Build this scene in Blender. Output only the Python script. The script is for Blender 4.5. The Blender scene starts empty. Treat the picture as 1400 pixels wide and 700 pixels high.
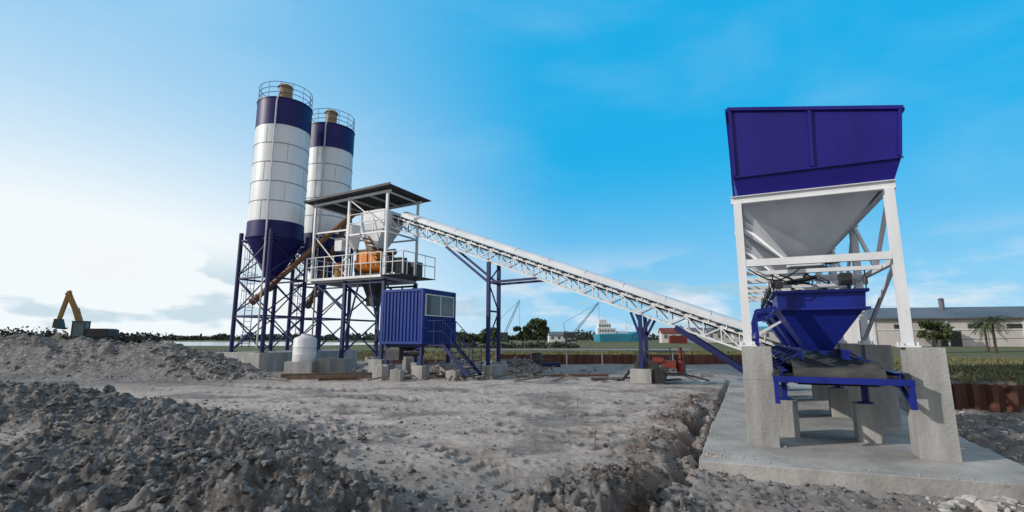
import bpy, math, random
import numpy as np
from mathutils import Vector, Matrix
random.seed(7); rng=np.random.default_rng(7)
sc=bpy.context.scene
sc.view_settings.view_transform='Standard'; sc.view_settings.look='None'; sc.view_settings.exposure=0

# ---------------------------------------------------------------- materials
def nn(nt,t,**k):
    n=nt.nodes.new(t)
    for a,b in k.items():
        if a in n.inputs.keys(): n.inputs[a].default_value=b
        else: setattr(n,a,b)
    return n
def c4(c): return (c[0],c[1],c[2],1)
def mk(name,c1,c2,rough=.6,scale=3,bump=.1,metal=0,rust=0,rustc=(.16,.08,.04),streak=False,bscale=None,coord='Object',lo=.35,hi=.65,spec=.4):
    m=bpy.data.materials.new(name); m.use_nodes=True; nt=m.node_tree; L=nt.links.new
    bs=nt.nodes['Principled BSDF']; bs.inputs['Roughness'].default_value=rough; bs.inputs['Metallic'].default_value=metal
    bs.inputs['Specular IOR Level'].default_value=spec
    tc=nn(nt,'ShaderNodeTexCoord'); mp=nn(nt,'ShaderNodeMapping')
    L(tc.outputs[coord],mp.inputs['Vector'])
    if streak: mp.inputs['Scale'].default_value=(1,1,.18)
    n=nn(nt,'ShaderNodeTexNoise'); n.inputs['Scale'].default_value=scale; n.inputs['Detail'].default_value=6; n.inputs['Roughness'].default_value=.65
    L(mp.outputs[0],n.inputs['Vector'])
    mr=nn(nt,'ShaderNodeMapRange'); mr.inputs[1].default_value=lo; mr.inputs[2].default_value=hi; L(n.outputs['Fac'],mr.inputs[0])
    mx=nn(nt,'ShaderNodeMix',data_type='RGBA'); mx.inputs[6].default_value=c4(c1); mx.inputs[7].default_value=c4(c2); L(mr.outputs[0],mx.inputs[0])
    out=mx.outputs[2]
    if rust>0:
        n2=nn(nt,'ShaderNodeTexNoise'); n2.inputs['Scale'].default_value=scale*2.3; n2.inputs['Detail'].default_value=8; n2.inputs['Roughness'].default_value=.75
        L(mp.outputs[0],n2.inputs['Vector'])
        m2=nn(nt,'ShaderNodeMapRange'); m2.inputs[1].default_value=.72-rust*.3; m2.inputs[2].default_value=.80-rust*.2; L(n2.outputs['Fac'],m2.inputs[0])
        x2=nn(nt,'ShaderNodeMix',data_type='RGBA'); L(m2.outputs[0],x2.inputs[0]); L(out,x2.inputs[6]); x2.inputs[7].default_value=c4(rustc); out=x2.outputs[2]
    L(out,bs.inputs['Base Color'])
    if bump>0:
        n3=nn(nt,'ShaderNodeTexNoise'); n3.inputs['Scale'].default_value=bscale or scale*6; n3.inputs['Detail'].default_value=4
        L(tc.outputs[coord],n3.inputs['Vector'])
        b=nn(nt,'ShaderNodeBump'); b.inputs['Strength'].default_value=bump; b.inputs['Distance'].default_value=.02
        L(n3.outputs['Fac'],b.inputs['Height']); L(b.outputs[0],bs.inputs['Normal'])
    return m
M={}
M['white']=mk('white_paint',(.78,.79,.81),(.62,.63,.65),.45,1.3,.05,rust=.26,streak=True)
M['silowhite']=mk('silo_white_paint',(.76,.78,.81),(.62,.645,.68),.4,.9,.04,rust=.04,rustc=(.5,.49,.47),streak=True)
M['seam']=mk('silo_seam_grey',(.30,.31,.33),(.22,.23,.25),.5,2,0)
M['hopgrey']=mk('hopper_grey_paint',(.76,.78,.81),(.60,.62,.66),.5,1.5,.06,rust=.1,rustc=(.38,.35,.32),streak=True)
M['purple']=mk('deep_blue_panel_paint',(.019,.013,.215),(.012,.009,.135),.42,1.2,.05,streak=True,rust=.10,rustc=(.05,.045,.17),spec=.25)
M['navy']=mk('navy_paint',(.013,.012,.13),(.009,.009,.075),.45,1.5,.04,streak=True,spec=.25)
M['blue']=mk('blue_machine_paint',(.012,.026,.27),(.009,.017,.15),.42,2,.05,rust=.22,rustc=(.08,.08,.10),spec=.3)
M['blueleg']=mk('blue_steel_leg_paint',(.012,.018,.12),(.008,.011,.06),.5,2,.04,rust=.1)
M['cabin']=mk('cabin_blue_paint',(.011,.045,.27),(.009,.03,.18),.45,1.5,.03,streak=True,rust=.08,rustc=(.06,.07,.12),spec=.3)
M['conc']=mk('concrete',(.43,.425,.415),(.23,.225,.22),.9,1.8,.5,streak=True,bscale=24,rust=.28,rustc=(.14,.13,.12))
M['slab']=mk('slab_concrete',(.43,.415,.40),(.24,.23,.22),.9,.9,.5,bscale=20,rust=.36,rustc=(.17,.15,.13))
M['steel']=mk('dark_steel',(.08,.08,.085),(.04,.04,.045),.5,4,.05,metal=.5)
M['rubber']=mk('belt_rubber',(.03,.03,.03),(.075,.07,.065),.85,3,.1)
M['orange']=mk('mixer_orange_paint',(.75,.25,.02),(.6,.18,.015),.45,2,.03,rust=.12)
M['tan']=mk('filter_tan',(.38,.25,.10),(.26,.17,.07),.6,2,.05)
M['tube']=mk('screw_tube_brown',(.24,.12,.065),(.14,.07,.045),.6,3,.05)
M['roof']=mk('roof_sheet_dark',(.05,.052,.06),(.03,.03,.036),.6,3,.03)
M['rust']=mk('rusted_sheet',(.15,.06,.04),(.07,.032,.026),.8,2,.3,streak=True)
M['glass']=mk('window_glass',(.06,.10,.12),(.10,.14,.16),.08,1,0)
M['yellow']=mk('excavator_yellow',(.36,.18,.04),(.20,.11,.035),.6,1,.03,rust=.35,rustc=(.1,.07,.05))
M['black']=mk('black_plastic',(.02,.02,.022),(.03,.03,.03),.5,3,.03)
M['tank']=mk('white_plastic_tank',(.72,.73,.75),(.60,.61,.63),.5,2,.02)
M['red']=mk('red_paint',(.22,.035,.022),(.12,.025,.018),.6,2,.03,rust=.4,rustc=(.05,.035,.03))
M['wood']=mk('weathered_wood',(.20,.15,.11),(.10,.075,.055),.85,5,.3,streak=True)
M['bark']=mk('bark',(.10,.075,.055),(.06,.045,.035),.9,5,.4)
M['leaf']=mk('foliage_leaf',(.03,.05,.016),(.065,.085,.03),.7,.8,0)
M['leafd']=mk('foliage_dark',(.016,.026,.020),(.035,.045,.028),.8,.15,0)
M['grass']=mk('grass_blades',(.10,.115,.04),(.20,.17,.085),.8,.4,0)
M['shed']=mk('warehouse_wall',(.62,.58,.57),(.48,.45,.45),.8,.15,.02,streak=True)
M['shedroof']=mk('warehouse_roof',(.14,.145,.165),(.09,.095,.11),.6,.1,.02)
M['cyan']=mk('ship_cyan_paint',(.04,.30,.42),(.03,.22,.33),.5,.3,0)
M['pipe']=mk('pale_pipe',(.6,.6,.62),(.45,.45,.47),.5,2,.02)

def soil(name,attr=True):
    m=bpy.data.materials.new(name); m.use_nodes=True; nt=m.node_tree; L=nt.links.new
    bs=nt.nodes['Principled BSDF']; bs.inputs['Roughness'].default_value=.95; bs.inputs['Specular IOR Level'].default_value=.2
    g=nn(nt,'ShaderNodeNewGeometry')
    def noise(s,d=5,r=.65):
        n=nn(nt,'ShaderNodeTexNoise'); n.inputs['Scale'].default_value=s; n.inputs['Detail'].default_value=d; n.inputs['Roughness'].default_value=r
        L(g.outputs['Position'],n.inputs['Vector']); return n.outputs['Fac']
    def rng_(v,a,b):
        r=nn(nt,'ShaderNodeMapRange'); r.inputs[1].default_value=a; r.inputs[2].default_value=b; L(v,r.inputs[0]); return r.outputs[0]
    def mix(f,a,b):
        x=nn(nt,'ShaderNodeMix',data_type='RGBA')
        L(f,x.inputs[0])
        for i,v in ((6,a),(7,b)):
            if isinstance(v,tuple): x.inputs[i].default_value=c4(v)
            else: L(v,x.inputs[i])
        return x.outputs[2]
    nA=noise(1.1,6); nB=noise(7,7,.75)
    light=mix(rng_(nA,.35,.65),(.42,.365,.33),(.56,.50,.465))
    light=mix(rng_(nB,.50,.66),light,(.235,.20,.182))
    dark=mix(rng_(nA,.35,.65),(.075,.070,.068),(.19,.178,.172))
    dark=mix(rng_(nB,.50,.64),dark,(.40,.395,.395))
    if attr:
        at=nn(nt,'ShaderNodeAttribute',attribute_name='mask'); sp=nn(nt,'ShaderNodeSeparateColor'); L(at.outputs['Color'],sp.inputs[0])
        col=mix(sp.outputs[1],light,dark)
        col=mix(sp.outputs[2],col,mix(rng_(nB,.4,.6),(.055,.036,.026),(.17,.115,.085)))
        grass=mix(rng_(noise(.35,4),.35,.65),(.09,.105,.04),(.19,.165,.09))
        grass=mix(rng_(nB,.45,.7),grass,(.05,.06,.028))
        col=mix(sp.outputs[0],col,grass)
    else: col=mix(rng_(noise(4.3,2),.50,.58),dark,mix(rng_(nB,.4,.6),(.42,.41,.405),(.25,.24,.235)))
    L(col,bs.inputs['Base Color'])
    b=nn(nt,'ShaderNodeBump'); b.inputs['Strength'].default_value=1.0; b.inputs['Distance'].default_value=.06
    L(noise(9,8,.82),b.inputs['Height']); L(b.outputs[0],bs.inputs['Normal'])
    return m
M['soil']=soil('site_soil'); M['clod']=soil('clod_soil',False)
M['rubble']=mk('pale_rubble',(.48,.45,.42),(.26,.24,.225),.95,4,.5,coord='Object')

# ---------------------------------------------------------------- mesh builder
class MB:
    def __init__(s): s.v=[]; s.f=[]
    def add(s,vs,fs):
        o=len(s.v); s.v+= [tuple(v) for v in vs]; s.f+=[tuple(i+o for i in f) for f in fs]
    def hexa(s,p): s.add(p,[(0,3,2,1),(4,5,6,7),(0,1,5,4),(1,2,6,5),(2,3,7,6),(3,0,4,7)])
    def box(s,c,d,j=True):
        e=random.uniform(0,.0015) if j else 0
        x,y,z=c; a,b,h=[k/2-e for k in d]
        s.hexa([(x-a,y-b,z-h),(x+a,y-b,z-h),(x+a,y+b,z-h),(x-a,y+b,z-h),(x-a,y-b,z+h),(x+a,y-b,z+h),(x+a,y+b,z+h),(x-a,y+b,z+h)])
    def bb(s,x0,x1,y0,y1,z0,z1): s.box(((x0+x1)/2,(y0+y1)/2,(z0+z1)/2),(x1-x0,y1-y0,z1-z0))
    def beam(s,p1,p2,w=.08,h=None,up=(0,0,1)):
        h=h or w; e=random.uniform(0,.0025); w-=e; h-=e
        p1=Vector(p1);p2=Vector(p2); d=(p2-p1).normalized(); u=Vector(up)
        if abs(d.dot(u))>.98: u=Vector((0,1,0))
        a=d.cross(u).normalized(); b=a.cross(d).normalized(); a*=w/2; b*=h/2
        s.hexa([p1-a-b,p1+a-b,p1+a+b,p1-a+b,p2-a-b,p2+a-b,p2+a+b,p2-a+b])
    def ibeam(s,p1,p2,w=.12,h=.14,t=.012,up=(0,0,1)):
        p1=Vector(p1);p2=Vector(p2); d=(p2-p1).normalized(); u=Vector(up)
        if abs(d.dot(u))>.98: u=Vector((0,1,0))
        a=d.cross(u).normalized(); b=a.cross(d).normalized()
        o=b*(h/2-t/2)
        s.beam(p1+o,p2+o,w,t,up=b); s.beam(p1-o,p2-o,w,t,up=b); s.beam(p1,p2,t,h-2*t-.002,up=b)
    def tube(s,p1,p2,r1,r2=None,n=12,cap=True):
        r2=r1 if r2 is None else r2
        p1=Vector(p1);p2=Vector(p2); d=(p2-p1).normalized(); u=Vector((0,0,1)) if abs(d.z)<.95 else Vector((0,1,0))
        a=d.cross(u).normalized(); b=a.cross(d).normalized()
        vs=[p1+(a*math.cos(2*math.pi*i/n)+b*math.sin(2*math.pi*i/n))*r1 for i in range(n)]+[p2+(a*math.cos(2*math.pi*i/n)+b*math.sin(2*math.pi*i/n))*r2 for i in range(n)]
        fs=[(i,(i+1)%n,n+(i+1)%n,n+i) for i in range(n)]
        if cap: fs+=[tuple(range(n))[::-1],tuple(range(n,2*n))]
        s.add(vs,fs)
    def path(s,ps,r,n=8):
        for a,b in zip(ps[:-1],ps[1:]): s.tube(a,b,r,n=n)
    def ring(s,c,R,r,n=32):
        ps=[(c[0]+R*math.cos(2*math.pi*i/n),c[1]+R*math.sin(2*math.pi*i/n),c[2]) for i in range(n+1)]; s.path(ps,r,6)
    def lathe(s,prof,n=48,c=(0,0)):
        vs=[(c[0]+r*math.cos(2*math.pi*i/n),c[1]+r*math.sin(2*math.pi*i/n),z) for r,z in prof for i in range(n)]
        fs=[(k*n+i,k*n+(i+1)%n,(k+1)*n+(i+1)%n,(k+1)*n+i) for k in range(len(prof)-1) for i in range(n)]
        s.add(vs,fs)
    def loft(s,r0,z0,r1,z1,t=.012):
        def q(r,z,k=0): return [(r[0]+k,r[2]+k,z),(r[1]-k,r[2]+k,z),(r[1]-k,r[3]-k,z),(r[0]+k,r[3]-k,z)]
        A=q(r0,z0);B=q(r1,z1);C=q(r0,z0,t);D=q(r1,z1,t)
        fs=[]
        for i in range(4):
            j=(i+1)%4
            fs+=[(i,j,4+j,4+i),(8+i,12+i,12+j,8+j),(i,8+i,8+j,j),(4+i,4+j,12+j,12+i)]
        s.add(A+B+C+D,fs)
    def finish(s,name,mat,parent=None,smooth=False,bevel=0,solid=0):
        me=bpy.data.meshes.new(name); me.from_pydata(s.v,[],s.f); me.update()
        o=bpy.data.objects.new(name,me); sc.collection.objects.link(o); me.materials.append(M[mat] if isinstance(mat,str) else mat)
        if smooth:
            me.polygons.foreach_set('use_smooth',[True]*len(me.polygons))
            try: me.set_sharp_from_angle(angle=math.radians(35))
            except Exception: pass
        if solid: 
            md=o.modifiers.new('s','SOLIDIFY'); md.thickness=solid
        if bevel:
            md=o.modifiers.new('b','BEVEL'); md.width=bevel; md.segments=2; md.limit_method='ANGLE'
        if parent: o.parent=parent
        return o
def empty(name,loc=(0,0,0),rz=0):
    e=bpy.data.objects.new(name,None); sc.collection.objects.link(e); e.location=loc; e.rotation_euler=(0,0,math.radians(rz)); e.empty_display_size=.3; return e

# ---------------------------------------------------------------- noise / terrain
def _h(ix,iy,s):
    h=(ix.astype(np.int64)*374761393+iy.astype(np.int64)*668265263+s*974634777)&0xffffffff
    h=((h^(h>>13))*1274126177)&0xffffffff
    return ((h^(h>>16))&0xffff)/65535.0
def pn(x,y,s=0):
    ix=np.floor(x);iy=np.floor(y);fx=x-ix;fy=y-iy
    u=fx*fx*fx*(fx*(fx*6-15)+10); v=fy*fy*fy*(fy*(fy*6-15)+10)
    def g(a,b):
        t=_h(ix+a,iy+b,s)*2*np.pi; return np.cos(t)*(fx-a)+np.sin(t)*(fy-b)
    return ((g(0,0)*(1-u)+g(1,0)*u)*(1-v)+(g(0,1)*(1-u)+g(1,1)*u)*v)*1.5
def fbm(x,y,o=4,s=0):
    r=0;a=1.0
    for i in range(o): r=r+a*pn(x*2**i,y*2**i,s+i); a*=.5
    return r
def worley(x,y,s=0):
    ix=np.floor(x);iy=np.floor(y); d1=np.full_like(x,9.); hv=np.zeros_like(x)
    for a in (-1,0,1):
        for b in (-1,0,1):
            jx=_h(ix+a,iy+b,s); jy=_h(ix+a,iy+b,s+77); d=np.hypot(ix+a+jx-x,iy+b+jy-y)
            k=d<d1; d1=np.where(k,d,d1); hv=np.where(k,_h(ix+a,iy+b,s+155),hv)
    return d1,hv
def lumps(x,y,c,s):
    wx=x/c+.35*pn(x/c*1.7,y/c*1.7,s+3); wy=y/c+.35*pn(x/c*1.7+9,y/c*1.7,s+4)
    d,h=worley(wx,wy,s); return (1-np.clip(d/.75,0,1)**1.6)*(.35+.9*h)
def ss(a,b,x): t=np.clip((x-a)/(b-a),0,1); return t*t*(3-2*t)
CL=(4.1,8.5); A25=math.radians(25)
rx,ry=math.cos(A25),-math.sin(A25); dx_,dy_=math.sin(A25),math.cos(A25)
def gauss(x,y,cx,cy,sx,sy): return np.exp(-((x-cx)/sx)**2-((y-cy)/sy)**2)
mounds=[(-8.8,9.6,3.4,1.3,.62),(-5.0,7.6,2.0,1.0,.34),(-2.25,5.0,1.05,.75,.52),(-6,5.3,2.4,1.3,.32),(-12,8.3,3,2.4,.5),(-3.6,5.9,.9,.6,.22)]
heaps=[(-20,23.5,5,1.9,1.25),(-15,23,2.6,1.5,.85),(-27,26,5,3,1.3),(-40,40,14,5,1.7),(-20,33,6,2.5,.8),(.2,24.5,1.6,.9,.5),(-12.5,21.5,1.6,.8,.3),(-2.8,26.5,2,1,.4)]
def terrain(x,y):
    rl=(x-CL[0])*rx+(y-CL[1])*ry; dl=(x-CL[0])*dx_+(y-CL[1])*dy_
    R=np.hypot(x,y); near=1-ss(45,90,R)
    z=.05*fbm(x/3.5,y/3.5,3,1)*near+.026*fbm(x/.5,y/.5,4,5)*(1-ss(20,40,R))
    rough=np.zeros_like(x)
    wob=.25*fbm(x/1.2,y/1.2,3,15)
    for cx,cy,sx,sy,h in mounds:
        g=gauss(x,y,cx,cy,sx,sy); z=z+h*g; rough=np.maximum(rough,ss(.08,.36,g+wob*.4))
    hp=np.zeros_like(x)
    for cx,cy,sx,sy,h in heaps:
        g=gauss(x,y,cx,cy,sx,sy); z=z+h*g*(1+.3*fbm(x/1.5,y/1.5,3,9)); hp=np.maximum(hp,np.clip(g*2,0,1))
    tw=rl+1.16+.20*fbm(dl/.8,dl*0+3.3,4,11)
    wd=.15+.07*pn(dl/.6,dl*0+.5,13)
    tr=np.exp(-(np.abs(tw)/wd)**3)*ss(-7,-5,dl)*(1-ss(2,6,dl))*(.45+.55*ss(-.4,.3,fbm(dl/1.1,dl*0+7,2,19)))
    rid=np.exp(-((tw+.45)/.42)**2)*ss(-7,-5,dl)*(1-ss(5,9,dl))*ss(-.5,.4,fbm(dl/1.3,dl*0,2,17)+.1)
    z=z-.30*tr+.06*rid
    rough=np.maximum(rough,rid*.8)
    fr=gauss(x,y,1.0,5.3,1.0,.6); z=z+.18*fr; rough=np.maximum(rough,ss(.15,.6,fr))
    nr=(1-ss(14,24,R))
    L1=lumps(x,y,.42,21);L2=lumps(x,y,.17,31);L3=lumps(x,y,.085,41)
    z=z+rough*(.12*L1+.11*L2+.055*L3*nr+.07*fbm(x/.3,y/.3,3,45)-.10)
    z=z+(1-rough)*nr*.034*np.maximum(0,lumps(x,y,.13,51)-.58)*ss(-.2,.35,fbm(x/1.6,y/1.6,3,55))*2
    z=z+hp*(.16*L1+.1*np.abs(fbm(x/.8,y/.8,3,41)))
    sl=ss(-1.05,-.8,rl)*(1-ss(3.1,3.5,rl))*ss(-2.0,-1.4,dl)*(1-ss(13,13.5,dl))
    front=ss(-1.3,-.5,rl)*(1-ss(-2.2,-1.2,dl))
    z=z*(1-sl)-.34*sl; z=z-.19*front*(1-sl)
    z=z+front*(1-sl)*(.05*L2+.07*L1)
    right=ss(3.1,3.6,rl)*(1-ss(12,16,dl)); z=z+right*(-.12+.12*L1+.06*L2)
    ter=ss(4.0,4.6,rl)*ss(6.62,6.70,dl)*(1-ss(22,34,dl)); z=z+ter*.62
    tk=np.zeros_like(x)
    for (cx,cy,rad,w) in ((-3,31,21.6,.34),(-3,31,19.7,.34),(-6,-24,34.2,.32),(-6,-24,36.2,.34),(3,50,34,.36),(3,50,36,.36),(-2,48,38.7,.3),(-9,3,9.6,.28),(-9,3,11.4,.28)):
        q=np.hypot(x-cx,y-cy)-rad+.25*np.sin(x*.4+rad)
        ang=np.arctan2(y-cy,x-cx)*rad
        band=np.exp(-(q/w)**6)
        tk=np.maximum(tk,band*(.25+.75*(np.sin(ang*2*np.pi/.42+np.abs(q)*10)>-.1)))
    flat=(1-rough)*(1-hp)*(1-sl)*(1-front)*(1-tr)*(1-ss(19,24,y))*(1-ter)
    pt=ss(-.5,0,fbm(x/2.5,y/2.5,3,61)); tk=tk*flat*pt
    z=z-.055*tk
    patch=ss(.05,.5,fbm(x/2.4,y/1.8,6,71))
    m_dark=np.clip(np.maximum.reduce([rough*.94,hp*.97,tk*.55,right*.75,.72*patch,front*.6]),0,1)
    m_dark=np.maximum(m_dark,.7*ss(19.5,25,y+1.4*fbm(x/2,y/2,3,75))*(1-ss(34,40,y)))
    m_dark=np.maximum(m_dark,.9*ss(16,20,y)*(1-ss(-12,-8,x+.8*fbm(x,y,2,76))))
    m_dark=np.maximum(m_dark,.55*(1-ss(5.5,8.2,y+.8*fbm(x/1.2,y/1.2,4,77)))*(1-sl))
    m_tr=np.clip(np.maximum(tr*1.1,rid*.7),0,1)
    m_tr=np.maximum(m_tr,np.exp(-((dl-6.9)/.35)**2)*ss(4,4.6,rl)*.7)
    m_tr=np.maximum(m_tr,hp*.5*(y>30))
    gr=np.maximum(ss(7.0,7.6,dl+.5*fbm(x/.8,y/.8,3,81))*ss(4.2,5.2,rl), ss(36,39,y+1.5*fbm(x/4,y/4,3,91)))
    gr=np.maximum(gr, ss(80,110,R))
    gr=gr*(1-hp*.8)
    return z,m_dark,m_tr,gr
def tz(x,y): return float(terrain(np.array([float(x)]),np.array([float(y)]))[0][0])

th=np.concatenate([np.radians(np.arange(38,142.01,.15)),np.radians(np.arange(144,396,4))])
rr=[.6]
while rr[-1]<13: rr.append(rr[-1]*(1.05 if rr[-1]<3.2 else 1.005))
while rr[-1]<34: rr.append(rr[-1]*1.0085)
while rr[-1]<90: rr.append(rr[-1]*1.02)
while rr[-1]<6000: rr.append(rr[-1]*1.09)
rr=np.array(rr); nT=len(th); nR=len(rr)
Rg,Tg=np.meshgrid(rr,th,indexing='ij'); gx=(Rg*np.cos(Tg)).ravel(); gy=(Rg*np.sin(Tg)).ravel()
gz,md_,mt_,mg_=terrain(gx,gy)
i=np.arange(nR-1)[:,None]*nT; j=np.arange(nT)[None,:]; jn=(j+1)%nT
F=np.stack([(i+j),(i+nT+j),(i+nT+jn),(i+jn)],-1).reshape(-1,4)
def np_mesh(name,V,F,mat,smooth=True):
    me=bpy.data.meshes.new(name); k=F.shape[1]
    me.vertices.add(len(V)); me.vertices.foreach_set('co',V.astype(np.float32).ravel())
    me.loops.add(F.size); me.loops.foreach_set('vertex_index',F.astype(np.int32).ravel())
    me.polygons.add(len(F)); me.polygons.foreach_set('loop_start',np.arange(0,F.size,k,dtype=np.int32)); me.polygons.foreach_set('loop_total',np.full(len(F),k,dtype=np.int32))
    me.update(calc_edges=True)
    me.polygons.foreach_set('use_smooth',np.full(len(F),smooth,dtype=bool))
    o=bpy.data.objects.new(name,me); sc.collection.objects.link(o); me.materials.append(M[mat]); return o
V=np.stack([gx,gy,gz],1)
g=np_mesh('ground',V,F,'soil')
ca=g.data.color_attributes.new('mask','FLOAT_COLOR','POINT')
C=np.zeros((len(V),4),np.float32); C[:,3]=1; C[:,0]=mg_; C[:,1]=md_; C[:,2]=mt_
ca.data.foreach_set('color',C.ravel())

import bmesh
def ico(sub):
    b=bmesh.new(); bmesh.ops.create_icosphere(b,subdivisions=sub,radius=1); v=np.array([q.co[:] for q in b.verts]); f=np.array([[q.index for q in p.verts] for p in b.faces]); b.free(); return v,f
IV,IF=ico(2)
IVs,IFs=ico(1)
def scatter(name,pts,sizes,mat,V0,F0,sink=.15,jit=.22):
    n=len(pts); nv=len(V0); x=pts[:,0];y=pts[:,1]; z=terrain(x,y)[0]
    Q=np.broadcast_to(V0,(n,nv,3))*(1+jit*rng.standard_normal((n,nv,1)))+jit*.4*rng.standard_normal((n,nv,3))
    Q=Q*np.stack([np.ones(n),rng.uniform(.55,1,n),rng.uniform(.4,.8,n)],1)[:,None,:]
    for _ in range(4):
        nrm=rng.standard_normal((n,3)); nrm/=np.linalg.norm(nrm,axis=1)[:,None]; dd=np.einsum('nvk,nk->nv',Q,nrm); lim=rng.uniform(.25,.6,n)[:,None]
        Q=Q-np.maximum(dd-lim,0)[:,:,None]*nrm[:,None,:]
    a=rng.uniform(0,6.28,n)[:,None]; X=Q[:,:,0]*np.cos(a)-Q[:,:,1]*np.sin(a); Y=Q[:,:,0]*np.sin(a)+Q[:,:,1]*np.cos(a)
    s=sizes[:,None]
    out=np.stack([X*s+x[:,None],Y*s+y[:,None],Q[:,:,2]*s+z[:,None]+s*sink],2)
    FF=(F0[None]+ (np.arange(n)*nv)[:,None,None]).reshape(-1,3)
    return np_mesh(name,out.reshape(-1,3),FF,mat,smooth=False)
P=[];S=[]
def sz(n,s0,s1,p=1.8): return s0*(s1/s0)**(rng.random(n)**p)
def put(cx,cy,sx,sy,n,s0,s1):
    P.append(np.stack([cx+rng.standard_normal(n)*sx*.75,cy+rng.standard_normal(n)*sy*.75],1)); S.append(sz(n,s0,s1))
for cx,cy,sx,sy,h in mounds: put(cx,cy,sx*1.1,sy*1.2,int(1500*max(1,sx*sy*.45)),.010,.085)
put(1.0,5.4,1.1,.7,700,.010,.075)
n=1100; dl=rng.uniform(-3.6,6,n); rl=-1.16-.5+rng.standard_normal(n)*.35
P.append(np.stack([CL[0]+rl*rx+dl*dx_,CL[1]+rl*ry+dl*dy_],1)); S.append(sz(n,.010,.07))
n=700; dl=rng.uniform(-3.6,7,n); rl=-1.0+rng.standard_normal(n)*.12
P.append(np.stack([CL[0]+rl*rx+dl*dx_,CL[1]+rl*ry+dl*dy_],1)); S.append(sz(n,.012,.06))
n=500; rl=rng.uniform(-1,3,n); dl=-1.7-np.abs(rng.standard_normal(n))*.7
P.append(np.stack([CL[0]+rl*rx+dl*dx_,CL[1]+rl*ry+dl*dy_],1)); S.append(sz(n,.010,.06))
n=3200; P.append(np.stack([rng.uniform(-9,3,n),rng.uniform(5,20,n)],1)); S.append(sz(n,.006,.04,2.5))
P=np.vstack(P);S=np.concatenate(S)
rlp=(P[:,0]-CL[0])*rx+(P[:,1]-CL[1])*ry; dlp=(P[:,0]-CL[0])*dx_+(P[:,1]-CL[1])*dy_
k=~((rlp>-.86)&(dlp>-1.7)); k&=P[:,1]>2.2; P=P[k];S=S[k]
scatter('dirt_clods',P,S,'clod',IVs,IFs)
hp=[];hs=[]
for cx,cy,sx,sy,h in heaps[:3]+heaps[5:]:
    n=350; hp.append(np.stack([cx+rng.standard_normal(n)*sx*.7,cy+rng.standard_normal(n)*sy*.7],1)); hs.append(sz(n,.04,.18))
scatter('spoil_heap_clods',np.vstack(hp),np.concatenate(hs),'clod',IVs,IFs)
n=420; rl=rng.uniform(1.6,4.6,n); dl=-1.75-np.abs(rng.standard_normal(n))*.5
q1=np.stack([CL[0]+rl*rx+dl*dx_,CL[1]+rl*ry+dl*dy_],1); s1=sz(n,.015,.13,1.5)
n=500; rl=3.3+np.abs(rng.standard_normal(n))*.9; dl=rng.uniform(-1.5,6,n)
q2=np.stack([CL[0]+rl*rx+dl*dx_,CL[1]+rl*ry+dl*dy_],1); s2=sz(n,.015,.09)
scatter('pale_rubble_rocks',np.vstack([q1,q2]),np.concatenate([s1,s2]),'rubble',IV,IF,jit=.09)

# ---------------------------------------------------------------- slab
sb=empty('concrete_slab',(CL[0],CL[1],0),-25)
b=MB()
pts=[(-.85,-1.65),(-.3,-1.60),(.6,-1.52),(1.2,-1.46),(1.9,-1.36),(2.9,-1.25),(3.15,-.6),(3.12,3),(3.2,13),(-.85,13),(-.83,6),(-.88,1.5)]
# roughen the slab outline as a hand-cast edge
op=[]
for a_,c_ in zip(pts,pts[1:]+pts[:1]):
    l=math.hypot(c_[0]-a_[0],c_[1]-a_[1]); m_=max(1,int(l/.22))
    for q in range(m_): op.append((a_[0]+(c_[0]-a_[0])*q/m_+random.uniform(-.014,.014),a_[1]+(c_[1]-a_[1])*q/m_+random.uniform(-.014,.014)))
n=len(op); b.add([(x,y,0) for x,y in op]+[(x+random.uniform(-.02,.02)-.02*(x<0),y-.03*(y<0),-.42) for x,y in op],[tuple(range(n)),tuple(range(n,2*n))[::-1]]+[(i,n+i,n+(i+1)%n,(i+1)%n) for i in range(n)])
b.finish('slab',M['slab'],sb,bevel=.012)
n=1100; rl=np.where(rng.random(n)<.6,-.84+np.abs(rng.normal(0,.18,n)),rng.uniform(-.8,3,n)); dl=np.where(rng.random(n)<.4,-1.4+np.abs(rng.normal(0,.2,n)),rng.uniform(-1.3,8,n))
x=CL[0]+rl*rx+dl*dx_; y=CL[1]+rl*ry+dl*dy_; s_=sz(n,.004,.022,2.4)
qq=IVs[None]*(1+.2*rng.standard_normal((n,len(IVs),1)))*s_[:,None,None]*np.array([1,.8,.6])+np.stack([x,y,s_*.35],1)[:,None,:]
np_mesh('slab_soil_crumbs',qq.reshape(-1,3),(IFs[None]+(np.arange(n)*len(IVs))[:,None,None]).reshape(-1,3),'rubble',smooth=False)

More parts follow.
